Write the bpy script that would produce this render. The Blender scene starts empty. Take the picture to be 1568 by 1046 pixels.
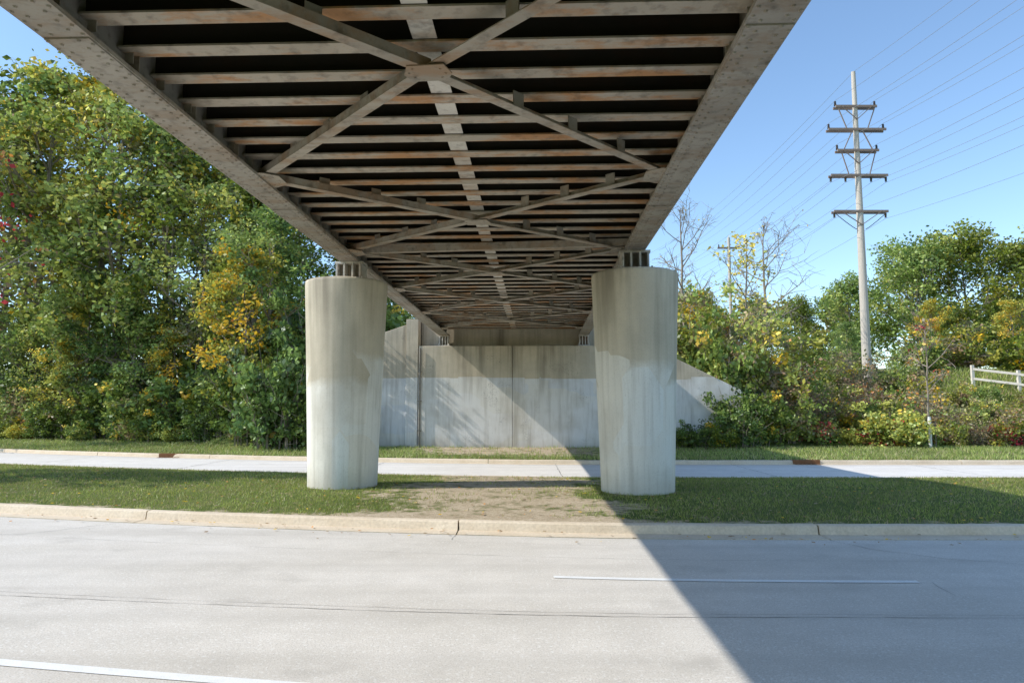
import bpy, math, numpy as np
from mathutils import Vector, Matrix
R_=math.radians
sc=bpy.context.scene
col=sc.collection

# ------------------------------------------------------------------ materials
class NT:
    def __init__(s,name):
        s.m=bpy.data.materials.new(name); s.m.use_nodes=True
        s.t=s.m.node_tree; s.t.nodes.clear(); s.n=s.t.nodes; s.l=s.t.links
        s.out=s.n.new('ShaderNodeOutputMaterial')
    def N(s,ty,ins=None,**kw):
        n=s.n.new(ty)
        for k,v in kw.items(): setattr(n,k,v)
        for k,v in (ins or {}).items(): s.set(n.inputs[k],v)
        return n
    def set(s,sock,v):
        if isinstance(v,bpy.types.NodeSocket): s.l.new(v,sock)
        elif isinstance(v,(tuple,list)):
            v=tuple(v)
            if sock.type=='RGBA' and len(v)==3: v=v+(1,)
            sock.default_value=v
        else: sock.default_value=v
    def co(s,scale=(1,1,1),loc=(0,0,0)):
        tc=s.N('ShaderNodeTexCoord')
        return s.N('ShaderNodeMapping',{'Vector':tc.outputs['Object'],'Scale':scale,'Location':loc}).outputs[0]
    def noise(s,scale,detail=4,vec=None,rough=.55):
        if vec is None: vec=s.co()
        return s.N('ShaderNodeTexNoise',{'Vector':vec,'Scale':scale,'Detail':detail,'Roughness':rough}).outputs['Fac']
    def ramp(s,fac,a,b,lo=0.,hi=1.):
        n=s.N('ShaderNodeMapRange',{'Value':fac,'From Min':a,'From Max':b,'To Min':lo,'To Max':hi}); return n.outputs[0]
    def mix(s,f,a,b,mode='MIX'):
        n=s.N('ShaderNodeMix',data_type='RGBA',blend_type=mode)
        s.set(n.inputs[0],f); s.set(n.inputs[6],a); s.set(n.inputs[7],b); return n.outputs[2]
    def math(s,op,a,b=0.):
        n=s.N('ShaderNodeMath',operation=op); s.set(n.inputs[0],a); s.set(n.inputs[1],b); return n.outputs[0]
    def bump(s,h,strength=.3,dist=.02):
        return s.N('ShaderNodeBump',{'Height':h,'Strength':strength,'Distance':dist}).outputs[0]
    def finish(s,color,rough=.8,normal=None,metal=0.,spec=.3):
        p=s.N('ShaderNodeBsdfPrincipled',{'Base Color':color,'Roughness':rough,'Metallic':metal,'Specular IOR Level':spec})
        if normal is not None: s.l.new(normal,p.inputs['Normal'])
        s.l.new(p.outputs[0],s.out.inputs[0]); return s.m

def m_simple(name,c1,c2,scale=3,rough=.8,bs=.2,bd=.01,vec=(1,1,1),metal=0):
    t=NT(name); v=t.co(vec)
    f=t.ramp(t.noise(scale,5,v),.3,.7); fine=t.noise(scale*12,3,v)
    c=t.mix(f,c1,c2); c=t.mix(t.ramp(fine,.35,.7,0,.35),c,tuple(x*.55 for x in c1))
    return t.finish(c,rough,t.bump(fine,bs,bd),metal)

def m_road(name,a,b):
    t=NT(name)
    big=t.noise(.35,5,t.co((1,2.2,1))); mid=t.noise(2.2,6); fine=t.noise(70,2); f2=t.noise(28,3)
    c=t.mix(t.ramp(big,.3,.7),a,b)
    c=t.mix(t.ramp(mid,.35,.75,0,.35),c,tuple(x*.72 for x in a))
    c=t.mix(t.ramp(fine,.48,.68,0,.5),c,tuple(x*.42 for x in a))
    c=t.mix(t.ramp(f2,.54,.68,0,.45),c,tuple(min(.82,x*1.35) for x in b))
    tr=t.noise(1.0,4,t.co((.04,1.3,1)))
    c=t.mix(t.ramp(tr,.42,.65,0,.34),c,tuple(x*.7 for x in a))
    sp=t.noise(.9,5,t.co((1,1,1),(31,7,0)))
    c=t.mix(t.ramp(sp,.60,.72,0,.35),c,tuple(x*.55 for x in a))
    return t.finish(c,.85,t.bump(fine,.3,.008),0,.25)

def m_ground():
    t=NT('grass_and_soil')
    n1=t.noise(.5,5); n2=t.noise(2.6,6,None,.65); n3=t.noise(60,3); n4=t.noise(14,4)
    g=t.mix(t.ramp(n1,.3,.7),(.10,.14,.035),(.15,.18,.05))
    g=t.mix(t.ramp(n2,.45,.75,0,.6),g,(.24,.20,.10))
    g=t.mix(t.ramp(n3,.4,.7,0,.6),g,(.05,.07,.02))
    d=t.mix(t.ramp(n4,.3,.7),(.44,.35,.235),(.66,.56,.42))
    d=t.mix(t.ramp(n2,.35,.6,.5,0),d,(.34,.265,.165))
    d=t.mix(t.ramp(n3,.45,.65,0,.6),d,(.2,.15,.09))
    a=t.N('ShaderNodeAttribute',attribute_name='dirt').outputs['Fac']
    m=t.math('ADD',a,t.math('MULTIPLY',t.math('SUBTRACT',n2,.5),2.2))
    m=t.ramp(m,.36,.7)
    c=t.mix(m,g,d)
    return t.finish(c,.95,t.bump(n3,.7,.04),0,.1)

def m_wall(name,top,paint,zline,patch=True,side=(2.2,2.2,.16)):
    t=NT(name)
    sep=t.N('ShaderNodeSeparateXYZ',{'Vector':t.co()}); z=sep.outputs[2]
    st=t.noise(1.6,5,t.co(side)); st2=t.noise(5,5,t.co(side,(3,7,1)))
    mid=t.noise(1.2,6); fine=t.noise(40,3); bl=t.noise(.8,5,t.co((1,1,.8),(5,9,2)))
    if patch:
        edge=t.N('ShaderNodeTexVoronoi',{'Vector':t.co((.55,.55,.9)),'Scale':.9},distance='CHEBYCHEV')
        pcs=t.N('ShaderNodeSeparateColor',{'Color':edge.outputs['Color']})
        hz=t.math('ADD',z,t.math('MULTIPLY',t.math('SUBTRACT',pcs.outputs[0],.5),.18))
        pm=t.ramp(hz,zline+.015,zline-.015,0,.85); pr=pcs.outputs[1]
    else:
        edge=t.N('ShaderNodeTexVoronoi',{'Vector':t.co((.8,.8,.55)),'Scale':1.1},distance='CHEBYCHEV')
        pcs=t.N('ShaderNodeSeparateColor',{'Color':edge.outputs['Color']})
        hz=t.math('ADD',t.math('ADD',z,t.math('MULTIPLY',t.math('SUBTRACT',pcs.outputs[0],.5),1.8)),t.math('MULTIPLY',t.math('SUBTRACT',t.noise(2.5,4),.5),.6))
        pm=t.ramp(hz,zline+.12,zline-.12,0,.9); pr=pcs.outputs[1]
    a=t.mix(t.ramp(mid,.3,.7),top,tuple(x*.8 for x in top))
    b=t.mix(t.ramp(pr,.2,.95,0,1),paint,tuple(min(.78,x*1.16) for x in paint))
    b=t.mix(t.math('MULTIPLY',t.math('GREATER_THAN',pr,.84),.3 if patch else 0.),b,(.50,.56,.64))
    c=t.mix(pm,a,b)
    c=t.mix(t.ramp(bl,.48,.7,0,.45),c,tuple(x*.6 for x in top))
    dk=tuple(x*.4 for x in top)
    c=t.mix(t.ramp(st,.5,.74,0,.5 if patch else .45),c,dk)
    c=t.mix(t.ramp(st2,.54,.74,0,.3 if patch else .24),c,tuple(x*.5 for x in top))
    c=t.mix(t.ramp(fine,.55,.75,0,.3),c,tuple(x*.4 for x in top))
    dr=t.noise(1.7 if patch else 1.3,4,t.co((1,1,.05),(7,2,3)))
    c=t.mix(t.math('MULTIPLY',t.ramp(dr,.54,.66,0,.6),t.ramp(z,2.2,5.0,0,1)),c,(.12,.105,.08))
    c=t.mix(t.ramp(t.math('ADD',z,t.math('MULTIPLY',mid,.7)),.35,1.1,.5,0),c,(.26,.22,.16))
    if patch:
        scr=t.noise(7,2); sm=t.noise(.8,2,t.co((1,1,1),(4,2,9)))
        s1=t.math('MULTIPLY',t.ramp(t.math('ABSOLUTE',t.math('SUBTRACT',scr,.5)),.004,.012,1,0),t.ramp(sm,.6,.63))
        c=t.mix(t.math('MULTIPLY',s1,.6),c,(.06,.06,.08))
    return t.finish(c,.9,t.bump(t.math('ADD',fine,mid),.3,.02),0,.15)

def m_steel(name,a,b,rust,ramt=.5,dirt=(.028,.024,.019)):
    t=NT(name)
    n=t.noise(1.1,6); n2=t.noise(7,5,t.co((1,1,1),(5,5,5))); n3=t.noise(1.1,6,t.co((.7,2.0,1),(9,3,1)),.7); n4=t.noise(30,3)
    bg_=t.noise(.45,4,t.co((1,1,1),(2,8,3)))
    c=t.mix(t.ramp(n,.3,.7),a,b)
    c=t.mix(t.ramp(bg_,.45,.7,0,.4),c,tuple(x*.55 for x in a))
    c=t.mix(t.ramp(n3,.48,.61,0,ramt),c,rust)
    c=t.mix(t.ramp(n2,.51,.74,0,.5),c,dirt)
    c=t.mix(t.ramp(n4,.56,.7,0,.25),c,rust)
    return t.finish(c,.65,t.bump(n2,.2,.01),.0,.3)

def m_leaf():
    t=NT('leaf_foliage')
    a=t.N('ShaderNodeAttribute',attribute_name='col').outputs['Color']
    oi=t.N('ShaderNodeObjectInfo').outputs['Random']
    h=t.N('ShaderNodeHueSaturation',{'Hue':t.ramp(oi,0,1,.475,.508),'Saturation':t.ramp(oi,0,1,1.08,.9),'Value':t.ramp(oi,0,1,.88,1.25),'Color':a}).outputs[0]
    d=t.N('ShaderNodeBsdfDiffuse',{'Color':h})
    gl=t.N('ShaderNodeBsdfGlossy',{'Color':(.9,.95,1,1),'Roughness':.45})
    tr=t.N('ShaderNodeBsdfTranslucent',{'Color':h})
    mx=t.N('ShaderNodeMixShader',{0:.38}); t.l.new(d.outputs[0],mx.inputs[1]); t.l.new(tr.outputs[0],mx.inputs[2])
    m2=t.N('ShaderNodeMixShader',{0:.03}); t.l.new(mx.outputs[0],m2.inputs[1]); t.l.new(gl.outputs[0],m2.inputs[2])
    t.l.new(m2.outputs[0],t.out.inputs[0]); return t.m

MAT={}
MAT['road']=m_road('asphalt_road',(.60,.555,.485),(.70,.655,.59))
MAT['road2']=m_road('concrete_road',(.70,.66,.60),(.80,.76,.70))
MAT['curb']=m_simple('curb_concrete',(.62,.51,.37),(.72,.62,.48),2,.9,.4,.02)
MAT['paintw']=m_simple('road_paint',(.82,.82,.80),(.76,.76,.74),8,.7,.1,.003)
MAT['tar']=m_simple('tar_seam',(.12,.11,.10),(.26,.24,.21),6,.8)
MAT['ground']=m_ground()
MAT['col']=m_wall('column_concrete',(.64,.57,.44),(.75,.715,.63),2.9,False,(3.0,3.0,.10))
MAT['wall']=m_wall('abutment_concrete',(.60,.52,.39),(.74,.725,.68),3.5,True)
MAT['girder']=m_steel('girder_paint',(.34,.31,.265),(.42,.385,.335),(.27,.18,.11),.5)
MAT['web']=m_steel('web_painted_shade',(.034,.029,.024),(.048,.041,.033),(.06,.03,.015),.5)  # near-black colour paints in the flange shade on the floor-beam webs
MAT['beam']=m_steel('beam_paint',(.40,.35,.28),(.52,.46,.38),(.45,.22,.085),.9)
MAT['brace']=m_steel('brace_paint',(.34,.30,.245),(.45,.40,.33),(.32,.19,.10),.65)
MAT['plate']=m_steel('plate_galvanised',(.58,.55,.49),(.72,.68,.61),(.40,.25,.15),.4)
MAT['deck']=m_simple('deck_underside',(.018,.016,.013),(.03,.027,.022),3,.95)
MAT['bark']=m_simple('tree_bark',(.24,.20,.155),(.36,.31,.25),6,.95,.5,.02,(1,1,.2))
MAT['leaf']=m_leaf()
MAT['pole']=m_simple('weathered_pole',(.50,.45,.39),(.60,.55,.48),3,.9,.2,.01,(4,4,.2))
MAT['arm']=m_simple('crossarm_wood',(.24,.18,.15),(.32,.25,.21),4,.9)
MAT['insul']=m_simple('insulator_ceramic',(.05,.04,.04),(.08,.06,.05),4,.3)
MAT['wire']=m_simple('wire_metal',(.18,.20,.23),(.26,.28,.31),4,.5)
MAT['fence']=m_simple('fence_white_wood',(.66,.60,.52),(.74,.69,.60),4,.8)
MAT['guard']=m_simple('tree_guard_plastic',(.7,.7,.68),(.78,.78,.75),4,.6)
MAT['rust']=m_simple('rusty_iron',(.20,.09,.04),(.28,.14,.07),6,.9)
MAT['pipe']=m_simple('downpipe_metal',(.20,.18,.15),(.28,.25,.21),6,.7)

# ------------------------------------------------------------------ mesh builder
class MB:
    def __init__(s): s.v=[]; s.f=[]; s.mi=[]; s.mats=[]
    def m(s,k):
        if k not in s.mats: s.mats.append(k)
        return s.mats.index(k)
    def add(s,vs,fs,k):
        o=len(s.v); i=s.m(k); s.v+= [tuple(x) for x in vs]
        for f in fs: s.f.append(tuple(o+j for j in f)); s.mi.append(i)
    def box(s,x0,x1,y0,y1,z0,z1,k):
        vs=[(x,y,z) for z in(z0,z1) for y in(y0,y1) for x in(x0,x1)]
        s.add(vs,[(0,2,3,1),(4,5,7,6),(0,1,5,4),(2,6,7,3),(0,4,6,2),(1,3,7,5)],k)
    def obox(s,c,ax,ay,az,k):
        c=Vector(c);ax=Vector(ax);ay=Vector(ay);az=Vector(az)
        vs=[c+ax*i+ay*j+az*l for l in(-1,1) for j in(-1,1) for i in(-1,1)]
        s.add(vs,[(0,2,3,1),(4,5,7,6),(0,1,5,4),(2,6,7,3),(0,4,6,2),(1,3,7,5)],k)
    def bar(s,p,q,w,h,k,up=(0,0,1)):
        p=Vector(p);q=Vector(q);d=q-p;L=d.length;d.normalize();side=d.cross(Vector(up)).normalized();u=side.cross(d)
        s.obox((p+q)/2,d*L/2,side*w/2,u*h/2,k)
    def tube(s,p,q,r0,r1,k,n=10):
        p=Vector(p);q=Vector(q);d=(q-p).normalized();a=d.orthogonal().normalized();b=d.cross(a)
        vs=[]
        for c,r in((p,r0),(q,r1)):
            for i in range(n):
                t=2*math.pi*i/n; vs.append(c+a*math.cos(t)*r+b*math.sin(t)*r)
        fs=[(i,(i+1)%n,n+(i+1)%n,n+i) for i in range(n)]+[tuple(range(n))[::-1],tuple(range(n,2*n))]
        s.add(vs,fs,k)
    def poly(s,pts,z0,z1,k):
        n=len(pts); vs=[(x,y,z0) for x,y in pts]+[(x,y,z1) for x,y in pts]
        s.add(vs,[(i,(i+1)%n,n+(i+1)%n,n+i) for i in range(n)]+[tuple(range(n))[::-1],tuple(range(n,2*n))],k)
    def obj(s,name,parent=None,bevel=0,smooth=False):
        me=bpy.data.meshes.new(name); me.from_pydata(s.v,[],s.f)
        for k in s.mats: me.materials.append(MAT[k])
        me.polygons.foreach_set('material_index',s.mi)
        if smooth: me.polygons.foreach_set('use_smooth',[True]*len(s.f))
        me.update(); o=bpy.data.objects.new(name,me); col.objects.link(o)
        if parent: o.parent=parent
        if bevel:
            b=o.modifiers.new('bevel','BEVEL'); b.width=bevel; b.segments=2; b.limit_method='ANGLE'
        return o
def empty(name,loc=(0,0,0)):
    e=bpy.data.objects.new(name,None); e.location=loc; col.objects.link(e); return e

# ------------------------------------------------------------------ terrain functions
def sstep(a,b,x):
    t=np.clip((x-a)/(b-a),0,1); return t*t*(3-2*t)
def g(x):
    x=np.asarray(x,float); t=np.logaddexp(0,2-x)
    tc=np.minimum(t,30); return .14*tc+.006*tc*tc+.5*np.maximum(t-30,0)
BA=math.atan(.037); CB,SB=math.cos(BA),math.sin(BA)
def lat(x,y): return x*CB-y*SB
def alo(x,y): return x*SB+y*CB
def hnoise(x,y): return .5*np.sin(x*.31+1.3*np.sin(y*.23))*np.cos(y*.27+1.1*np.sin(x*.19))
def hgt(x,y):
    x=np.asarray(x,float);y=np.asarray(y,float)
    v=y-g(x)
    z=np.full(np.broadcast(x,y).shape,-.01)
    z=np.where(v<1.05,.13,z)
    med=(v>11.88)&(v<20.25)
    z=np.where(med,.135+.09*np.sin(np.clip((v-11.88)/8.37,0,1)*math.pi),z)
    far=v>27.05
    r=.14+.12*sstep(27.5,33,v)
    r=r+sstep(3,20,x)*(sstep(35,50,v)*3.2+sstep(50,110,v)*3.5)
    r=r+sstep(22,30,x)*sstep(36,45,v)*1.0
    r=r+sstep(-6,-14,x)*(sstep(32,55,v)*2.0+sstep(55,110,v)*4)
    r=r+hnoise(x,y)*.5*sstep(33,45,v)
    la=lat(x,y);al=alo(x,y)
    emb=np.clip(6.3-np.maximum(0,np.abs(la+1.2)-5.2)*.55,0,9)*sstep(34.75,35.35,al)
    wide=sstep(8.2,10,np.abs(la+1.2))
    emb=emb*(1-wide)+wide*np.clip(6.3-np.maximum(0,np.abs(la+1.2)-5.2)*.55,0,9)*sstep(33.5,38,al)
    r=np.maximum(r,emb)
    return np.where(far,r,z)

def axis(a,b,step,far_,k=1.18):
    c=list(np.arange(a,b+1e-6,step)); s=step;p=c[-1];out=[]
    while p<far_: s*=k;p+=s;out.append(p)
    s=step;p=c[0];pre=[]
    while p>-far_: s*=k;p-=s;pre.append(p)
    return np.array(pre[::-1]+c+out)
xs=axis(-30,34,.25,900)
vs_=[-600,-300,-150,-80,-40,-20,-10,-5,-2,0,1.04,1.06]+list(np.arange(2,11.6,1.))+[11.87,11.89]+list(np.arange(12.05,20.2,.2))+[20.24,20.26]+list(np.arange(21,27,1.))+[27.04,27.06]+list(np.arange(27.25,46,.25))
p=vs_[-1];s=.25
while p<1200: s*=1.15;p+=s;vs_.append(p)
vs_=np.array(vs_)
X,V=np.meshgrid(xs,vs_); Y=V+g(X); Z=hgt(X,Y)
Z=Z+np.where((V>120),hnoise(X*.3,Y*.3)*3*sstep(120,250,V),0)
ny,nx=X.shape
me=bpy.data.meshes.new('ground')
co=np.stack([X,Y,Z],-1).reshape(-1,3)
idx=np.arange(nx*ny).reshape(ny,nx)
q=np.stack([idx[:-1,:-1],idx[:-1,1:],idx[1:,1:],idx[1:,:-1]],-1).reshape(-1,4)
def quadmesh(me,co,q,attr=None,attrname='col',mi=None,smooth=True):
    me.vertices.add(len(co)); me.vertices.foreach_set('co',co.astype(np.float32).ravel())
    me.loops.add(len(q)*4); me.loops.foreach_set('vertex_index',q.astype(np.int32).ravel())
    me.polygons.add(len(q)); me.polygons.foreach_set('loop_start',np.arange(len(q),dtype=np.int32)*4)
    me.polygons.foreach_set('loop_total',np.full(len(q),4,np.int32))
    if mi is not None: me.polygons.foreach_set('material_index',mi.astype(np.int32))
    me.polygons.foreach_set('use_smooth',np.full(len(q),smooth))
    if attr is not None:
        a=me.color_attributes.new(attrname,'FLOAT_COLOR','POINT'); a.data.foreach_set('color',attr.astype(np.float32).ravel())
    me.update(); me.validate()
def dirtmask(x,y):
    v=y-g(x); la=lat(x,y)
    med=(v>11.8)&(v<20.3)
    wob=.5*np.sin(v*1.3)+.3*np.sin(v*2.9+x)
    d=np.where(med, np.exp(-((la+.9+wob)/2.5)**4)*.62+.4*np.exp(-((v-12.1)/.3)**2)+.15*np.exp(-((la+.9)/3.6)**4),0)
    d=np.where((v>27)&(v<36), np.exp(-((la+1.2)/5.2)**4)*sstep(27.8,30.0,v)*.75+.25*np.exp(-((v-27.3)/.3)**2),d)
    d=np.where(v>32.5,np.maximum(d,np.where(x>6,.15,.62)*sstep(32.5,34,v)),d)
    return d
D=dirtmask(X,Y).reshape(-1)
quadmesh(me,co,q,np.stack([D,D,D,np.ones_like(D)],-1),'dirt')
me.materials.append(MAT['ground'])
o=bpy.data.objects.new('ground',me); col.objects.link(o)

def strip(name,v0,v1,z,x0,x1,k,dx=.5,parent=None,nv=1):
    x=np.arange(x0,x1+1e-6,dx) if x1-x0>dx else np.array([x0,x1]); b=MB(); gx=g(x)
    vs=[];fs=[]
    for i in range(len(x)):
        vs+=[(x[i],v0+gx[i],z),(x[i],v1+gx[i],z)]
    for i in range(len(x)-1): fs.append((2*i,2*i+2,2*i+3,2*i+1))
    b.add(vs,fs,k); return b.obj(name,parent)
strip('near_road',1.3,11.35,.0,-150,200,'road')
strip('far_road',20.35,26.95,.0,-150,200,'road2')
mk=empty('road_markings')
strip('lane_line_solid',4.80,4.93,.006,-60,60,'paintw',parent=mk)
for i,x0 in enumerate((-35.9,-23.8,-11.7,.5,12.7,25)): strip('lane_dash_%d'%i,8.57,8.68,.006,x0,x0+4.35,'paintw',dx=.25,parent=mk)
strip('edge_line_far',26.35,26.45,.006,-60,90,'paintw',parent=mk)

rng=np.random.default_rng(5)
b=MB()
def crack(pts,w,z=.004,j=.012):
    P=[np.array(pts[0],float)]
    for a,c in zip(pts[:-1],pts[1:]):
        n=max(2,int(np.hypot(c[0]-a[0],c[1]-a[1])/.18))
        for i in range(1,n+1):
            f=i/n; P.append(np.array([a[0]+(c[0]-a[0])*f+rng.normal(0,j),a[1]+(c[1]-a[1])*f+rng.normal(0,j)]))
    vs=[];
    for i,pp in enumerate(P):
        t=P[min(i+1,len(P)-1)]-P[max(i-1,0)]; nrm=np.array([-t[1],t[0]])/(np.linalg.norm(t)+1e-6)
        ww=w*rng.uniform(.3,1.2)/2; y1=g(pp[0])
        vs+=[(pp[0]+nrm[0]*ww,pp[1]+nrm[1]*ww+y1,z),(pp[0]-nrm[0]*ww,pp[1]-nrm[1]*ww+y1,z)]
    b.add(vs,[(2*i,2*i+1,2*i+3,2*i+2) for i in range(len(P)-1)],'tar')
crack([(-20,6.55),(-6,6.6),(-1,6.9),(3,7.15),(10,7.15),(20,7.2)],.011,j=.005)
crack([(-20,6.72),(-6,6.74),(-1,7.02),(3,7.25),(10,7.24),(20,7.3)],.006,j=.006)
crack([(-20,9.75),(-1,9.8),(20,9.8)],.006,j=.004)
crack([(-12,10.6),(-1,10.75),(9,10.7)],.004,j=.006)
crack([(4.9,11.3),(5.2,10.6),(5.9,9.9),(7.5,9.3)],.010)
crack([(-.9,11.3),(-.95,10.9)],.014); crack([(4.9,8.6),(4.8,8.0)],.006)
crack([(-7,11.3),(-7.9,9.9),(-9.5,9.2)],.012)
for x in (-18,-11.5,-5,1.5,8,14.5,21): crack([(x,20.4),(x+.1,26.9)],.03)
b.obj('road_cracks')

def curb(name,face,back,vg,zt=.145,x0=-60,x1=70,joint0=-.9,per=5.85):
    b=MB(); s=1 if back>face else -1
    prof=[(vg,-.03),(vg,.006),(face,.002),(face+s*.035,zt-.02),(face+s*.06,zt),(back,zt),(back,-.03)]
    js=np.arange(joint0-per*12,x1,per); js=js[js>x0]
    for a,c in zip(js[:-1],js[1:]):
        a2,c2=a+.012,c-.012; xx=np.linspace(a2,c2,9); vs=[]; off=rng.normal(0,.008)
        for x in xx:
            for v,z in prof: vs.append((x,v+g(x)+off+rng.normal(0,.003),z+(rng.normal(0,.003) if z>.1 else 0)))
        n=len(prof); fs=[]
        for i in range(8):
            for j in range(n): fs.append((i*n+j,i*n+(j+1)%n,(i+1)*n+(j+1)%n,(i+1)*n+j))
        fs+= [tuple(range(n)),tuple(range(8*n,9*n))[::-1]]
        if s<0: fs=[f[::-1] for f in fs]
        b.add(vs,fs,'curb')
    return b.obj(name)
curb('median_curb',11.8,12.02,11.38)
curb('median_curb',20.35,20.12,20.5)
curb('roadside_curb',26.9,27.14,26.6)
curb('roadside_curb',1.3,1.04,1.6)

for x in(-14.5,10.9):
    b=MB(); yy=float(27.0+g(x)); b.box(x-.5,x+.5,yy-.12,yy+.06,.02,.165,'rust')
    for i in range(6): b.box(x-.45+i*.16,x-.38+i*.16,yy-.4,yy-.13,.008,.02,'rust')
    b.obj('storm_drain')

# ------------------------------------------------------------------ bridge
br=empty('steel_girder_bridge'); br.rotation_euler=(0,0,-BA)
GL,GR=-4.57,2.18; A0,A1=-18.,34.85; ZB=5.6; ZT=6.94
COV=((6.5,8.2),(12.5,20.5),(26,28))
for nm,gx_ in(('girder_left',GL),('girder_right',GR)):
    b=MB()
    b.box(gx_-.24,gx_+.24,A0,A1,ZB,ZB+.045,'girder')
    b.box(gx_-.02,gx_+.02,A0,A1,ZB+.045,ZT-.04,'girder')
    b.box(gx_-.22,gx_+.22,A0,A1,ZT-.04,ZT,'girder')
    for s in(-1,1):
        b.box(min(gx_+s*.02,gx_+s*.15),max(gx_+s*.02,gx_+s*.15),A0,A1,ZB+.047,ZB+.065,'girder')
        b.box(min(gx_+s*.021,gx_+s*.038),max(gx_+s*.021,gx_+s*.038),A0,A1,ZB+.066,ZB+.20,'girder')
    for a,c in COV: b.box(gx_-.225,gx_+.225,a,c,ZB-.018,ZB-.001,'girder')
    y=A0+.4
    while y<A1:
        for s in(-1,1): b.box(min(gx_+s*.04,gx_+s*.16),max(gx_+s*.04,gx_+s*.16),y-.006,y+.006,ZB+.07,ZT-.05,'girder')
        y+=1.32
    b.obj(nm,br)
b=MB(); n=7
def rivet(x,y,z,r=.022,h=.017,k='girder'):
    vs=[(x+r*math.cos(2*math.pi*i/n),y+r*math.sin(2*math.pi*i/n),z) for i in range(n)]+[(x+.6*r*math.cos(2*math.pi*i/n),y+.6*r*math.sin(2*math.pi*i/n),z-h) for i in range(n)]
    b.add(vs,[(i,n+i,n+(i+1)%n,(i+1)%n) for i in range(n)]+[tuple(range(n,2*n))],k)
for gx_ in(GL,GR):
    for j,dx in enumerate((-.2,-.11,.11,.2)):
        y=3+.08*(j%2)
        while y<30:
            cov=any(a<y<c for a,c in COV)
            rivet(gx_+dx,y,ZB-(.018 if cov else 0)); y+=.16
b.obj('rivets',br)
b=MB(); y=A0+.3; zb=5.9; beams=[]
while y<A1-.2:
    beams.append(y)
    b.box(GL+.03,GR-.03,y-.115,y+.115,zb,zb+.022,'beam')
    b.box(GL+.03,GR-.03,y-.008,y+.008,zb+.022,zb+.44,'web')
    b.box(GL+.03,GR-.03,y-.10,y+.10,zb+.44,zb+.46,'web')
    for gx_,s in((GL,1),(GR,-1)):
        b.box(min(gx_+s*.045,gx_+s*.14),max(gx_+s*.045,gx_+s*.14),y+.010,y+.02,zb-.12,zb+.4,'girder')
    y+=.66
b.obj('floor_beams',br)
b=MB()
mid=(GL+GR)/2
for y in beams: b.box(mid-.13,mid+.13,y+.117,y+.66-.117,zb+.03,zb+.04,'plate')
b.obj('centre_plates',br)
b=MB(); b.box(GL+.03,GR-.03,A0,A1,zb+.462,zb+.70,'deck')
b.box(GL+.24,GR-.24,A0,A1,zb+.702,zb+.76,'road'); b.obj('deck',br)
b=MB(); zc=ZB+.06
nodes=[-7.5,-1.5,4.3,11.0,16.3,21.5,26.7,31.9]
cross=[-4.5,1.4,7.45,13.7,18.95,24.15,29.3]
bi=GL+.18;bj=GR-.18
def brace(p,q,dz,up):
    p=Vector((p[0],p[1],zc+dz));q=Vector((q[0],q[1],zc+dz))
    b.bar(p,q,.15,.014,'brace')
    dn=(q-p).normalized(); sd=dn.cross(Vector((0,0,1)))
    b.bar(p+Vector((0,0,up*.06))+sd*.06,q+Vector((0,0,up*.06))+sd*.06,.014,.11,'brace')
    d=(q-p)
    for f in(.25,.48,.7):
        c=p+d*f; b.obox(c+Vector((0,0,.13)),d.normalized()*.09,d.normalized().cross(Vector((0,0,1)))*.006,(0,0,.10),'brace')
for i,(n0,n1) in enumerate(zip(nodes[:-1],nodes[1:])):
    c=(mid,cross[i])
    brace((bi,n0),c,.0,1); brace((bj,n1),c,.0,1)
    brace((bj,n0),c,.02,1); brace((bi,n1),c,.02,1)
    b.poly([(mid-.26,cross[i]+.04),(mid-.20,cross[i]-.16),(mid+.20,cross[i]-.19),(mid+.27,cross[i]+.02),(mid+.20,cross[i]+.18),(mid-.19,cross[i]+.20)],zc-.022,zc-.010,'brace')
    for (dx,dy) in((-.15,-.1),(.15,-.1),(-.15,.1),(.15,.1),(-.2,0),(.2,0)): 
        rivet(mid+dx,cross[i]+dy,zc-.022,.016,.012,'brace')
for nd in nodes:
    for x,s in((GL,1),(GR,-1)):
        pts=[(x+s*.10,nd-.36),(x+s*.30,nd-.36),(x+s*.52,nd-.2),(x+s*.52,nd+.2),(x+s*.30,nd+.36),(x+s*.10,nd+.36)]
        if s<0: pts=pts[::-1]
        b.poly(pts,zc-.024,zc-.012,'brace')
        for (dx,dy) in((.4,-.14),(.4,.14),(.3,-.22),(.3,.22),(.46,0)): rivet(x+s*dx,nd+dy,zc-.024,.016,.012,'brace')
b.obj('lateral_bracing',br)
b=MB(); b.bar((GL+.05,16.6,ZB+.16),(GR-.05,16.0,ZB+.16),.16,.16,'brace'); b.obj('pier_strut',br)
def bearing(name,x,y,z0,z1,w=.36):
    b=MB()
    b.box(x-w,x+w,y-w,y+w,z0,z0+.05,'plate')
    b.box(x-w*.85,x+w*.85,y-w*.6,y+w*.6,z1-.06,z1-.003,'plate')
    for dx in(-.7,-.25,.25,.7): b.box(x+dx*w-.02,x+dx*w+.02,y-w*.8,y+w*.8,z0+.05,z1-.06,'plate')
    b.box(x-w*.7,x+w*.7,y-.03,y+.03,z0+.05,z1-.06,'brace')
    for sx in(-1,1):
        for sy in(-1,1): b.tube((x+sx*w*.88,y+sy*w*.88,z0+.05),(x+sx*w*.88,y+sy*w*.88,z0+.13),.025,.025,'plate',8)
    b.obj(name,br)
bearing('pier_bearing_left',GL,17.2,5.06,ZB-.018,.40); bearing('pier_bearing_right',GR,16.2,5.06,ZB-.018,.40)
bearing('abutment_bearing_left',GL,34.6,5.06,ZB,.28); bearing('abutment_bearing_right',GR,34.6,5.06,ZB,.28)

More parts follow.
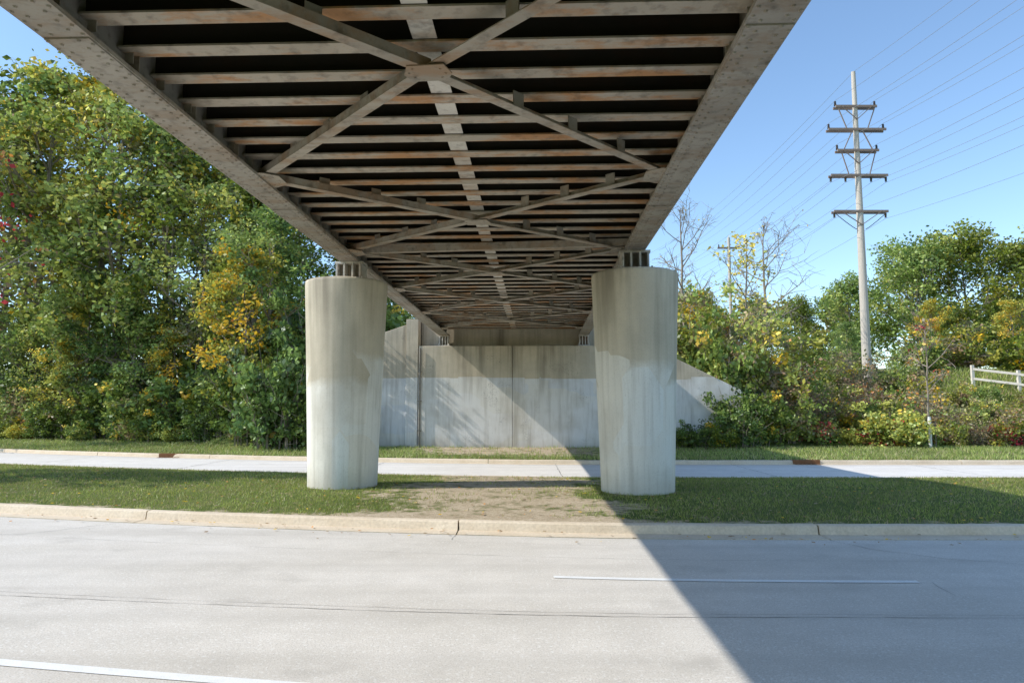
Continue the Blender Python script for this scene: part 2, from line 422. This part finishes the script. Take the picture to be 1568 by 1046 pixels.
def column(wx,wy,seed,dz=0):
    b=MB(); n=72; vs=[];fs=[]
    rows=[(-.4,.79),(0.0,.80),(.6,.815),(1.5,.845),(2.5,.88),(3.6,.92),(4.6,.96),(4.98,.975),(5.045,.965),(5.06,.93)]
    for z,r in rows:
        for i in range(n):
            t=2*math.pi*i/n; rr=r*(1-.004*(i%6==0)); vs.append((rr*math.cos(t),rr*math.sin(t),z))
    for j in range(len(rows)-1):
        for i in range(n): fs.append((j*n+i,j*n+(i+1)%n,(j+1)*n+(i+1)%n,(j+1)*n+i))
    fs.append(tuple((len(rows)-1)*n+i for i in range(n)))
    b.add(vs,fs,'col'); o=b.obj('concrete_bridge_column',smooth=True); o.location=(wx,wy,0); o.rotation_euler=(0,0,seed)
    return o
column(-4.0,17.2,.6); column(2.78,16.1,2.4)

ab=empty('concrete_abutment'); ab.rotation_euler=(0,0,-BA)
b=MB(); F=34.15
b.box(-5.75,-1.25,F,F+1.1,-.5,5.06,'wall'); b.box(-1.235,3.4,F,F+1.1,-.5,5.06,'wall'); b.obj('breast_wall',ab,.02)
b=MB(); b.box(-5.73,3.38,F+.78,F+1.15,5.06,6.62,'wall'); b.obj('back_wall',ab,.02)
b=MB(); b.box(-6.35,-5.765,F-.04,F+1.3,-.5,6.35,'wall'); b.obj('cheek_wall_left',ab,.02)
b=MB(); b.box(3.415,3.95,F-.04,F+1.3,-.5,6.0,'wall'); b.obj('cheek_wall_right',ab,.02)
b=MB(); b.tube((-5.66,F-.09,.3),(-5.66,F-.09,4.95),.045,.045,'pipe',10)
for z in(1.,2.4,3.8): b.box(-5.75,-5.57,F-.10,F-.002,z,z+.05,'pipe')
b.obj('downpipe',ab)
def wing(nm,x0,z0,x1,z1):
    b=MB(); f=F+.1;k=F+.6
    vs=[(x0,f,-.5),(x1,f,-.5),(x1,f,z1),(x0,f,z0),(x0,k,-.5),(x1,k,-.5),(x1,k,z1),(x0,k,z0)]
    fs=[(0,1,2,3),(5,4,7,6),(3,2,6,7),(1,5,6,2),(4,0,3,7)]
    if x1<x0: fs=[f_[::-1] for f_ in fs]
    b.add(vs,fs,'wall'); b.obj(nm,ab,.02)
wing('wing_wall_left',-6.365,6.1,-9.6,5.0); wing('wing_wall_right',3.965,5.7,9.6,2.9)

# ------------------------------------------------------------------ vegetation
def tubes_np(paths,n=5):
    V=[];Q=[];o=0
    for P,Rr in paths:
        P=np.asarray(P,float);Rr=np.asarray(Rr,float);m=len(P);n_=3 if Rr[0]<.02 else n
        T=np.gradient(P,axis=0);T/=np.linalg.norm(T,axis=1,keepdims=True)+1e-9
        ref=np.where(np.abs(T[:,2:3])>.9,np.array([[1.,0,0]]),np.array([[0,0,1.]]))
        A=np.cross(T,ref);A/=np.linalg.norm(A,axis=1,keepdims=True)+1e-9;B=np.cross(T,A)
        th=np.arange(n_)*2*math.pi/n_
        ring=P[:,None]+Rr[:,None,None]*(A[:,None]*np.cos(th)[None,:,None]+B[:,None]*np.sin(th)[None,:,None])
        V.append(ring.reshape(-1,3))
        i=np.arange(m-1)[:,None]*n_;j=np.arange(n_)[None];j2=(j+1)%n_
        Q.append(np.stack([i+j,i+j2,i+n_+j2,i+n_+j],-1).reshape(-1,4)+o);o+=m*n_
    return np.concatenate(V),np.concatenate(Q)
def leaves_np(C,rng,ls,elong=1.5):
    n=len(C)
    a=rng.normal(size=(n,3));a[:,2]*=.6;a/=np.linalg.norm(a,axis=1,keepdims=True)
    r=rng.normal(size=(n,3));b=np.cross(a,r);b/=np.linalg.norm(b,axis=1,keepdims=True)+1e-9
    s=ls*rng.uniform(.6,1.3,(n,1))
    a=a*s*elong*.5;b=b*s*.5
    V=np.stack([C-a,C+b,C+a,C-b],1).reshape(-1,3)
    return V,np.arange(4*n).reshape(n,4)
PAL={'g1':(.21,.30,.055),'g2':(.12,.20,.04),'g3':(.29,.36,.075),'yg':(.48,.49,.09),'y':(.78,.58,.06),'o':(.62,.32,.07),'r':(.52,.08,.06),'br':(.36,.26,.14),'dk':(.07,.11,.035),'ol':(.28,.26,.11)}
def tree_mesh(name,H,Rc,base,n1,n2,lpc,ls,pal,seed,clump=.8,r0=None,twig=True,lean=.03):
    rng=np.random.default_rng(seed); r0=r0 or H*.012
    m=10;t=np.linspace(0,1,m); drift=np.cumsum(rng.normal(0,lean*H/m*1.5,(m,2)),0);drift[0]=0
    TP=np.column_stack([drift,t*H*.93]);TR=r0*(1-t)**.8+.015; TR[0]*=1.35
    paths=[(TP,TR)];cl=[]
    names=list(pal);w=np.array([pal[k] for k in names],float);w/=w.sum()
    for i in range(n1):
        tt=base+(1-base)*((i+rng.random())/n1); P0=np.array([np.interp(tt,t,TP[:,k]) for k in range(3)])
        u=(tt-base)/(1-base); prof=math.sin(math.pi*min(1,(u*.82+.2)))**.7
        L=Rc*prof*rng.uniform(.5,1.25); az=i*2.4+rng.normal(0,.5); el=.25+.8*u+rng.normal(0,.2)
        d=np.array([math.cos(az)*math.cos(el),math.sin(az)*math.cos(el),math.sin(el)])
        s=np.linspace(0,1,5);P=P0+d*L*s[:,None]+np.array([0,0,1])*(.18*L*s**2)[:,None]+rng.normal(0,.03*L,(5,3))*s[:,None]
        rb=max(.02,np.interp(tt,t,TR)*.5); paths.append((P,rb*(1-s)**.8+.008)); lk=rng.choice(len(names),p=w); cl.append((P[-1],1.,lk))
        for j in range(n2):
            s2=rng.uniform(.3,.95);Q0=np.array([np.interp(s2,s,P[:,k]) for k in range(3)])
            dd=d*.6+rng.normal(0,.55,3);dd[2]+=.25;dd/=np.linalg.norm(dd);l=L*rng.uniform(.25,.5)
            ss=np.linspace(0,1,4);QQ=Q0+dd*l*ss[:,None]+rng.normal(0,.03*l,(4,3))
            k_=lk if rng.random()<.5 else rng.choice(len(names),p=w)
            paths.append((QQ,rb*.4*(1-ss)+.006)); cl.append((QQ[-1],rng.uniform(.5,1),k_));cl.append((QQ[2],rng.uniform(.3,.7),k_))
            if twig:
                for k in range(3):
                    e=QQ[-1-k%2]+rng.normal(0,.25*l+.1,3); paths.append((np.array([QQ[-1-k%2],(QQ[-1]+e)/2+rng.normal(0,.03,3),e]),np.array([.012,.009,.004])+.0))
    TV,TQ=tubes_np(paths)
    Cs=[];colr=[]
    pal_arr=np.array([PAL[q_] for q_ in names])
    for c,sz,k in cl:
        n=int(lpc*sz*rng.uniform(.35,1.45))
        if n<1: continue
        rad=clump*(.5+.6*sz)
        pts=rng.normal(size=(n,3)); pts/=np.linalg.norm(pts,axis=1,keepdims=True)+1e-9
        pts*= (rng.random((n,1))**.6)*rad*np.array([1.15,1.15,.6])*rng.uniform(.7,1.3,(1,3))
        pts+=np.sin(pts[:,[1,2,0]]*6+rng.random()*6)*.2*rad
        Cs.append(c+pts)
        cc=np.repeat(pal_arr[k][None],n,0)
        alt=rng.random(n)<.25; kk=rng.choice(len(names),size=n,p=w)
        cc[alt]=pal_arr[kk[alt]]
        cc*=rng.uniform(.6,1.35,(n,1))*rng.uniform(.8,1.2); colr.append(cc)
    Cs=np.concatenate(Cs);colr=np.concatenate(colr)
    keep=Cs[:,2]>.08; Cs=Cs[keep];colr=colr[keep]
    LV,LQ=leaves_np(Cs,rng,ls)
    V=np.concatenate([TV,LV]);Q=np.concatenate([TQ,LQ+len(TV)])
    A=np.concatenate([np.full((len(TV),3),.1),np.repeat(colr,4,0)]);mi=np.concatenate([np.zeros(len(TQ)),np.ones(len(LQ))])
    me=bpy.data.meshes.new(name); quadmesh(me,V,Q,np.column_stack([A,np.ones(len(A))]),'col',mi,False)
    me.materials.append(MAT['bark']);me.materials.append(MAT['leaf']); return me
def shrub_mesh(name,H,Rc,nst,lpc,ls,pal,seed,clump=.35):
    rng=np.random.default_rng(seed);paths=[];cl=[]
    names=list(pal);w=np.array([pal[k] for k in names],float);w/=w.sum()
    for i in range(nst):
        az=rng.random()*6.28;rr=Rc*math.sqrt(rng.random());h=H*rng.uniform(.4,1.1)*(1-.35*(rr/Rc)**2)
        p0=np.array([math.cos(az)*rr*.35,math.sin(az)*rr*.35,-.1]);p1=np.array([math.cos(az)*rr,math.sin(az)*rr,h])
        s=np.linspace(0,1,5);P=p0+(p1-p0)*s[:,None];P[:,:2]-= (p1-p0)[:2]*(.3*np.sin(s*math.pi))[:,None];P+=rng.normal(0,.05,(5,3))*s[:,None]
        paths.append((P,.03*(1-s)+.006))
        for j in range(6):
            s2=rng.uniform(.12,1.0);Q=np.array([np.interp(s2,s,P[:,k]) for k in range(3)]);e=Q+rng.normal(0,.35,3)*np.array([1,1,.6])+np.array([0,0,.12])
            paths.append((np.array([Q,(Q+e)/2+rng.normal(0,.04,3),e]),np.array([.012,.008,.003])));cl.append(e)
    TV,TQ=tubes_np(paths,4);Cs=[];colr=[]
    pal_arr=np.array([PAL[q_] for q_ in names])
    for c in cl:
        n=int(lpc*rng.uniform(.3,1.4));k=rng.choice(len(names),p=w)
        pts=rng.normal(size=(n,3));pts/=np.linalg.norm(pts,axis=1,keepdims=True)+1e-9;pts*=(rng.random((n,1))**.6)*clump*np.array([1.2,1.2,.8])
        Cs.append(c+pts);cc=np.repeat(pal_arr[k][None],n,0);alt=rng.random(n)<.15;kk=rng.choice(len(names),size=n,p=w);cc[alt]=pal_arr[kk[alt]]
        colr.append(cc*rng.uniform(.6,1.4,(n,1)))
    Cs=np.concatenate(Cs);colr=np.concatenate(colr);keep=Cs[:,2]>.04;Cs=Cs[keep];colr=colr[keep]
    LV,LQ=leaves_np(Cs,rng,ls)
    V=np.concatenate([TV,LV]);Q=np.concatenate([TQ,LQ+len(TV)])
    A=np.concatenate([np.full((len(TV),3),.1),np.repeat(colr,4,0)]);mi=np.concatenate([np.zeros(len(TQ)),np.ones(len(LQ))])
    me=bpy.data.meshes.new(name);quadmesh(me,V,Q,np.column_stack([A,np.ones(len(A))]),'col',mi,False)
    me.materials.append(MAT['bark']);me.materials.append(MAT['leaf']);return me
def put(me,name,x,y,s=1.,rot=0.,dz=-.05,sz=None):
    o=bpy.data.objects.new(name,me.copy());col.objects.link(o);o.location=(x,y,float(hgt(x,y))+dz);o.rotation_euler=(0,0,rot);o.scale=(s,s,sz or s);return o

G1={'g1':3,'g2':1.8,'g3':2.4,'ol':.4,'yg':1.5,'y':.25}
G2={'g1':1.8,'g3':3.0,'yg':2.8,'ol':.5,'y':.6}
G3={'g2':3,'g1':3,'g3':1.2,'yg':.4,'y':.1}
G4={'yg':3.2,'y':1.8,'g3':2.4,'o':.15}
T=[tree_mesh('tall_tree_a',20,5.0,.2,28,5,50,.21,G1,1,1.0),
   tree_mesh('tall_tree_b',21,4.4,.22,28,5,48,.20,G2,2,.95),
   tree_mesh('tall_tree_c',17,4.8,.12,28,5,54,.21,G3,3,1.0),
   tree_mesh('tall_tree_d',14,4.0,.15,24,5,48,.19,G4,4,.85),
   tree_mesh('tall_tree_e',19,4.6,.2,24,5,28,.19,{'g3':2.4,'yg':2.2,'ol':.6,'y':.7,'g1':1},5,.95),
   tree_mesh('round_tree_f',12,5.2,.10,28,5,52,.21,{'g1':2.6,'g3':3,'g2':1.4,'yg':.8},6,1.1),
   tree_mesh('red_tree_g',15,3.2,.3,20,5,26,.18,{'r':2,'o':1.2,'br':1,'g3':2},7,.8)]
rng=np.random.default_rng(11)
def vpos(x,v): return float(v+g(x))
left=[(-12.5,36.5,2,.72),(-15,37.5,2,.9),(-17.8,36.0,4,.85),(-20.5,36.5,0,.95),(-24,36,1,1.1),(-27.5,36,4,1.2),(-31,35,1,1.2),(-35,36,0,1.25),(-25.5,34.5,2,.6),
      (-14,42,4,.85),(-17.5,43,1,.95),(-22,43,0,1.1),(-27,43,1,1.3),(-33,43,4,1.35),(-39,41,0,1.4),
      (-11.5,48,2,.75),(-20,52,0,1.0),(-22,35.0,2,.6),(-13.2,35.5,3,.70),(-29.5,34.3,5,.6),(-19,35.2,3,.5),(-27,33.9,3,.45)]
for x,v,k,s in left:
    y=vpos(x,v) if v<38 and x<-14 else v+(.25*(-x-12))
    put(T[k],'deciduous_tree',x,y,s*rng.uniform(.93,1.07),rng.random()*6.28)
put(T[6],'red_leaved_tree',-29.6,37.0,1.2,1.)
for x,y,k,s in[(-9.5,43,2,.55),(-7.5,46,5,.5),(-9,56,5,.9),(3,62,5,.7)]:
    put(T[k],'deciduous_tree',x,y,s,rng.random()*6.28)

S=[shrub_mesh('shrub_green',2.6,1.7,22,38,.125,G1,21),
   shrub_mesh('shrub_dark',3.4,2.0,24,38,.13,{'g2':3,'dk':.9,'g1':2.4},22),
   shrub_mesh('shrub_mixed',2.4,1.8,22,34,.12,{'g3':2.4,'ol':1.6,'yg':1.6,'br':.8,'g1':1,'y':.2},23),
   shrub_mesh('shrub_yellow',2.2,1.5,20,38,.12,{'yg':4,'g3':1.4,'y':.9},24),
   shrub_mesh('shrub_red',1.6,1.4,20,32,.11,{'r':1.2,'g1':3,'o':.3,'ol':1,'yg':1},25),
   shrub_mesh('shrub_twiggy',2.6,1.6,34,13,.10,{'br':2.6,'ol':2.4,'o':.7,'g3':.8},26,.45)]
xx=np.arange(-37,-9.4,1.6)
for i,x in enumerate(xx):
    k=rng.choice([0,1,2,3],p=[.33,.34,.20,.13])
    put(S[k],'shrub',x+rng.normal(0,.4),vpos(x,32.9+rng.uniform(-.6,.9)),rng.uniform(.35,.95),rng.random()*6.28)
    k=rng.choice([0,1,2,5],p=[.35,.3,.2,.15])
    put(S[k],'shrub',x+rng.normal(0,.6),vpos(x,34.8+rng.uniform(-.4,.8)),rng.uniform(.9,1.6),rng.random()*6.28)
    if i%2: put(S[rng.choice([1,0,2])],'shrub',x+rng.normal(0,.5),vpos(x,36.8+rng.uniform(-.5,.8)),rng.uniform(1.5,2.2),rng.random()*6.28)
for x,y,k,s,sz in[(-8.9,33.2,1,.8,.9),(-9.9,33.3,1,1.0,1.4),(-11.0,33.6,1,1.2,1.7),(-9.6,35.6,1,1.3,2.0),(-11.4,35.5,0,1.5,2.1),(-12.8,35.4,1,1.2,1.4),(-7.9,33.0,1,.45,.45),(-11,38,0,1.6,2.2),(-8.4,38,1,1.3,1.2),(-7,40,0,1.3,1.1)]:
    put(S[k],'shrub',x,y,s,rng.random()*6.28,sz=sz)
for x,y,k,s,sz in[(10.4,35.6,0,1.2,1.7),(11.8,36.6,2,1.4,1.75),(13.4,37.2,2,1.5,1.5),(10.5,34.2,1,.8,1.0),(11.6,34.2,0,.9,1.1),(12.9,34.6,2,1.0,1.1),(10.4,38.6,2,1.5,1.9),(15,38.2,2,1.4,1.3),(13.4,36,5,1.3,1.3),(12.4,39.6,5,1.5,1.9),(9.2,37.6,2,1.3,1.5),
                  (7.6,32.9,1,.42,.36),(8.5,32.9,1,.5,.42),(9.4,32.9,0,.6,.55),(10.4,32.9,1,.7,.75)]:
    put(S[k],'shrub',x,y,s,rng.random()*6.28,sz=sz)
for i,x in enumerate(np.arange(11.4,34,1.2)):
    k=[4,1,4,4,3,4,0,4,2,5,4,5][i%12]
    put(S[k],'shrub',x+rng.normal(0,.25),34.6+rng.uniform(-.5,.6),rng.uniform(.5,.95),rng.random()*6.28)
    k=rng.choice([0,2,5,5,3,4]); big=x<22
    put(S[k],'shrub',x+rng.normal(0,.4),36.8+rng.uniform(-.5,.5),rng.uniform(.8,1.1)*(1.05 if big else .72),rng.random()*6.28)
    k=rng.choice([0,2,5,2])
    put(S[k],'shrub',x+1+rng.normal(0,.4),40.0+rng.uniform(-.7,.7),rng.uniform(.8,1.1)*(1.05 if big else .55),rng.random()*6.28)
for x,y,k,s in[(17,44,0,1.1),(19.5,45,2,1.1),(22,46,5,1.2),(24.5,46,2,1.0),(28,49,0,1.1),(31.5,50,2,1.3),(35,49,0,1.4),(39,48,2,1.5),(26.2,42.5,2,.6),(28.0,42.4,0,.5),(29.8,41.4,2,.5)]:
    put(S[k],'shrub',x,y,s,rng.random()*6.28)
put(S[3],'shrub',18.0,33.9,1.0,1.)
for x,y,k,s in[(38.5,68,5,.95),(43.5,68,5,1.05),(49,68,5,1.02),(54,68,5,1.1),(60,70,5,1.2),(34.2,72,5,.82),(31,77,5,.64),(27.5,80,5,.60),(23,86,5,.6),(47,84,5,1.2),(64,76,4,.8),(19,88,5,.6),
              (33.5,57,3,.46),(38,54,3,.42),(42.5,55,4,.40),(29,62,2,.30),(46.5,57,3,.48),(13,80,5,.75)]:
    put(T[k],'deciduous_tree',x,y,s*rng.uniform(.95,1.05),rng.random()*6.28)
def distant_mass(name,pts,seed):
    rng=np.random.default_rng(seed);Cs=[];cc=[]
    for x,y,H,Rc in pts:
        z0=float(hgt(x,y)); 
        for j in range(26):
            a=rng.random()*6.28;u=rng.random();r=Rc*math.sqrt(rng.random())*math.sin(math.pi*(.15+.8*u));c=np.array([x+math.cos(a)*r,y+math.sin(a)*r,z0+H*(.08+.9*u)])
            n=70;p_=rng.normal(size=(n,3));p_/=np.linalg.norm(p_,axis=1,keepdims=True);p_*=(rng.random((n,1))**.5)*Rc*.38;Cs.append(c+p_)
            k=['g1','g2','g3','ol','yg'][rng.choice(5,p=[.3,.25,.25,.1,.1])];cc.append(np.array(PAL[k])[None]*rng.uniform(.7,1.3,(n,1)))
    Cs=np.concatenate(Cs);cc=np.concatenate(cc);V,Q=leaves_np(Cs,rng,.6,1.3)
    me=bpy.data.meshes.new(name);quadmesh(me,V,Q,np.column_stack([np.repeat(cc,4,0),np.ones(len(V))]),'col',None,False);me.materials.append(MAT['leaf']);col.objects.link(bpy.data.objects.new(name,me))
rd=np.random.default_rng(77)
distant_mass('distant_trees',[(x+rd.normal(0,1.5),118+rd.normal(0,6)+abs(x)*.05,rd.uniform(9,13),rd.uniform(4.5,6)) for x in np.arange(-70,125,5.5)],78)
sp=tree_mesh('thin_tree',11.5,2.6,.3,18,5,7,.15,{'y':3,'yg':1},31,.6,.11)
bare=tree_mesh('bare_tree',12,3.2,.28,20,7,1,.1,{'y':1},32,.5,.13)
put(sp,'yellow_leaved_tree',14.0,42.5,1.,1.2); put(bare,'bare_tree',10.3,43,.95,.3); put(bare,'bare_tree',16,45,1.05,2.2)
put(T[3],'deciduous_tree',11.2,41.5,.42,2.)
sap=tree_mesh('sapling_mesh',6,1.4,.35,12,4,4,.11,{'o':1,'y':1,'r':.6,'br':1},33,.35,.045)
sg=empty('sapling_with_guard',(19.0,32.9,0)); o=bpy.data.objects.new('sapling',sap);col.objects.link(o);o.parent=sg;o.location=(0,0,.2)
b=MB();b.tube((0,0,.1),(0,0,1.7),.075,.075,'guard',12);b.tube((.25,0,.1),(.25,0,1.5),.02,.02,'arm',6);b.obj('trunk_guard',sg)
# median trees just left of the frame, shading the far half of the median
put(T[1],'deciduous_tree',-18.2,18.6,.60,.4);put(T[4],'deciduous_tree',-22.0,19.2,.75,2.)

# ------------------------------------------------------------------ grass blades, fallen leaves
def blades(name,x0,x1,v0,v1,n,h,w,seed,thr=.5):
    rng=np.random.default_rng(seed);x=rng.uniform(x0,x1,n);v=rng.uniform(v0,v1,n);y=v+g(x)
    d=dirtmask(x,y)+rng.normal(0,.13,n)+.28*np.sin(x*3.1+np.sin(y*2.3)*2)*np.sin(y*3.7+np.sin(x*1.9)*2);k=d<thr;x,y=x[k],y[k]
    fld=.5+.5*np.sin(x*1.7+2*np.sin(y*1.1))*np.cos(y*1.9+np.sin(x*.9)); k=rng.random(len(x))<.45+.55*fld;x,y=x[k],y[k];n=len(x)
    z=hgt(x,y)-.005;C=np.column_stack([x,y,z]);az=rng.random(n)*6.28
    hh=h*rng.uniform(.5,1.3,n);side=np.column_stack([np.cos(az),np.sin(az),np.zeros(n)])*(w*rng.uniform(.7,1.3,n))[:,None]
    tip=np.column_stack([rng.normal(0,.5,n)*hh,rng.normal(0,.5,n)*hh,hh])
    V=np.stack([C-side,C+side,C+tip+side*.25,C+tip-side*.25],1).reshape(-1,3)
    f2=.5+.5*np.sin(x*.8+1.5*np.sin(y*.6+1))*np.cos(y*.9+np.sin(x*.5))
    base=np.array([(.27,.37,.08),(.33,.42,.10),(.41,.43,.15),(.54,.46,.25)])[rng.choice(4,size=n,p=[.34,.34,.2,.12])]*rng.uniform(.7,1.25,(n,1))*(.8+.35*f2)[:,None]
    me=bpy.data.meshes.new(name);quadmesh(me,V,np.arange(4*n).reshape(n,4),np.column_stack([np.repeat(base,4,0),np.ones(4*n)]),'col',None,False)
    me.materials.append(MAT['leaf']);o=bpy.data.objects.new(name,me);col.objects.link(o)
blades('median_grass',-18,18,12.02,20.12,140000,.055,.006,41,.54)
blades('roadside_grass',-34,30,27.15,34.5,80000,.12,.011,42,.55)
blades('hillside_grass',20,40,36,50,30000,.3,.03,43,.9)
rng=np.random.default_rng(50);n=3600;x=rng.uniform(-18,18,n);v=np.where(rng.random(n)<.6,rng.uniform(12.1,20,n),rng.uniform(27.2,34,n));
vn=rng.random(n)<.06; v=np.where(vn,11.75-np.abs(rng.normal(0,.45,n)),v)
y=v+g(x);C=np.column_stack([x,y,np.maximum(hgt(x,y),0)+.03])
LV,LQ=leaves_np(C,rng,.06,1.3);LV[:,2]=np.repeat(C[:,2],4)+(LV[:,2]-np.repeat(C[:,2],4))*.3
cc=np.array([PAL['br'],PAL['y'],PAL['o'],(.4,.32,.2)])[rng.choice(4,size=n,p=[.4,.15,.1,.35])]
me=bpy.data.meshes.new('fallen_leaves');quadmesh(me,LV,LQ,np.column_stack([np.repeat(cc,4,0),np.ones(4*n)]),'col',None,False);me.materials.append(MAT['leaf'])
col.objects.link(bpy.data.objects.new('fallen_leaves',me))

# ------------------------------------------------------------------ power pole
px_,py_=23.75,48.; zg=float(hgt(px_,py_)); ztop=2+23.4
pp=empty('utility_pole',(px_,py_,0)); b=MB()
b.tube((0,0,zg-.5),(0,0,14.5),.32,.23,'pole',16); b.tube((0,0,14.5),(0,0,ztop),.23,.14,'pole',16); b.obj('shaft',pp,smooth=False)
def zof(pyx):
    r=(523-pyx)/1100.; return 2+py_*(.095+r*.9955)/(.9955-r*.095)
arms=[(zof(165),1.42),(zof(200),1.98),(zof(232),1.42),(zof(270),1.95),(zof(325),1.85)]
b=MB()
for i,(z,w) in enumerate(arms):
    for dy in(-.2,.2): b.box(-w,w,dy-.05,dy+.05,z-.08,z+.08,'arm')
    if i in(0,2,4):
        b.bar((-w*.75,-.26,z),(0,-.26,z-.95),.05,.05,'arm'); b.bar((w*.75,-.26,z),(0,-.26,z-.95),.05,.05,'arm')
for s in(-1,1):
    b.bar((s*1.3,-.2,arms[0][0]),(s*.7,-.2,arms[1][0]),.06,.06,'arm')
    b.bar((s*.3,-.2,arms[1][0]),(s*1.0,-.2,arms[2][0]),.06,.06,'arm')
    b.bar((s*1.2,-.2,arms[2][0]),(s*.7,-.2,arms[3][0]),.06,.06,'arm')
b.obj('crossarms',pp)
b=MB(); att=[]
for i,(z,w) in enumerate(arms):
    for s in(-1,1):
        xs_=[w-.06] if i in(0,2) else [w-.06,w*.45] if i==3 else [w-.1]
        for xq in xs_:
            up=i in(0,1,2); 
            for k in range(4): b.tube((s*xq,0,z+(.1+.09*k if up else -.12-.09*k)),(s*xq,0,z+(.16+.09*k if up else -.06-.09*k)),.10-.008*k,.06,'insul',10)
            att.append((s*xq,z+(.48 if up else -.45)))
b.obj('insulators',pp)
b=MB();att.append((0,ztop))
for (dx,z) in att:
    for (ex,ey,ez,sag) in((px_+3.8,-8.,z,1.3),(px_-2.,118.,z+2,1.6)):
        P=[]
        for i in range(25):
            f=i/24.; P.append((dx+(ex-px_)*f,(ey-py_)*f,z+(ez-z)*f-sag*4*f*(1-f)))
        for a,c in zip(P[:-1],P[1:]): b.tube(a,c,.011,.011,'wire',4)
b.obj('wires',pp)
b=MB()
for s in(-1,1):
    P=[(s*(1.75-1.45*math.sin(f*math.pi/2)),-.1,arms[4][0]-.1-1.3*math.sin(f*math.pi*.5)*(1-.15*f)) for f in np.linspace(0,1,12)]
    for a,c in zip(P[:-1],P[1:]): b.tube(a,c,.025,.025,'insul',5)
b.obj('drop_cables',pp)
b=MB();b.tube((0,0,-1),(0,0,12.2),.15,.11,'pole',10);b.box(-.9,.9,-.06,.06,11.3,11.43,'arm')
for sx in(-.8,0,.8): b.tube((sx,0,11.43),(sx,0,11.65),.06,.04,'insul',8)
o=b.obj('utility_pole');o.location=(17.2,56,float(hgt(17.2,56)))

# ------------------------------------------------------------------ fence
fe=empty('rail_fence');b=MB();pts=[(28.6,44.6),(30.6,43.4),(32.6,42.2),(34.6,41.),(36.6,39.8),(38.6,38.6)]
H3=[(x,y,float(hgt(x,y))) for x,y in pts]
for x,y,z in H3: b.box(x-.08,x+.08,y-.08,y+.08,z-.3,z+1.3,'fence')
for (a,c) in zip(H3[:-1],H3[1:]):
    for dz in(.45,1.05): b.bar((a[0],a[1]-.1,a[2]+dz),(c[0],c[1]-.1,c[2]+dz),.04,.14,'fence')
b.obj('posts_and_rails',fe)

# ------------------------------------------------------------------ light, sky, camera
Dv=Vector((1.14,.16,-1.)).normalized()
L=bpy.data.lights.new('sun','SUN');L.energy=5.;L.angle=R_(.55);L.color=(1,.95,.87)
lo=bpy.data.objects.new('sun',L);col.objects.link(lo);lo.rotation_euler=Dv.to_track_quat('-Z','Y').to_euler()
w=bpy.data.worlds.new('World');sc.world=w;w.use_nodes=True;nt=w.node_tree
bg=nt.nodes['Background'];sky=nt.nodes.new('ShaderNodeTexSky');sky.sky_type='NISHITA';sky.sun_disc=False
sky.sun_elevation=math.asin(-Dv.z);sky.sun_rotation=math.atan2(-Dv.x,-Dv.y);sky.altitude=200;sky.air_density=1.;sky.dust_density=.4;sky.ozone_density=1.5
mx=nt.nodes.new('ShaderNodeMix');mx.data_type='RGBA';mx.blend_type='MULTIPLY';mx.inputs[0].default_value=1;mx.inputs[7].default_value=(1.5,1.62,1.66,1)
nt.links.new(sky.outputs[0],mx.inputs[6]);nt.links.new(mx.outputs[2],bg.inputs[0]);bg.inputs[1].default_value=.15
cam=bpy.data.cameras.new('camera');cam.sensor_width=36;cam.lens=36*1100/1568;cam.clip_end=3000
c=bpy.data.objects.new('camera',cam);col.objects.link(c);c.location=(0,0,2.0);c.rotation_euler=(R_(90+5.45),0,0);sc.camera=c
sc.view_settings.view_transform='Standard';sc.view_settings.look='None';sc.view_settings.exposure=0
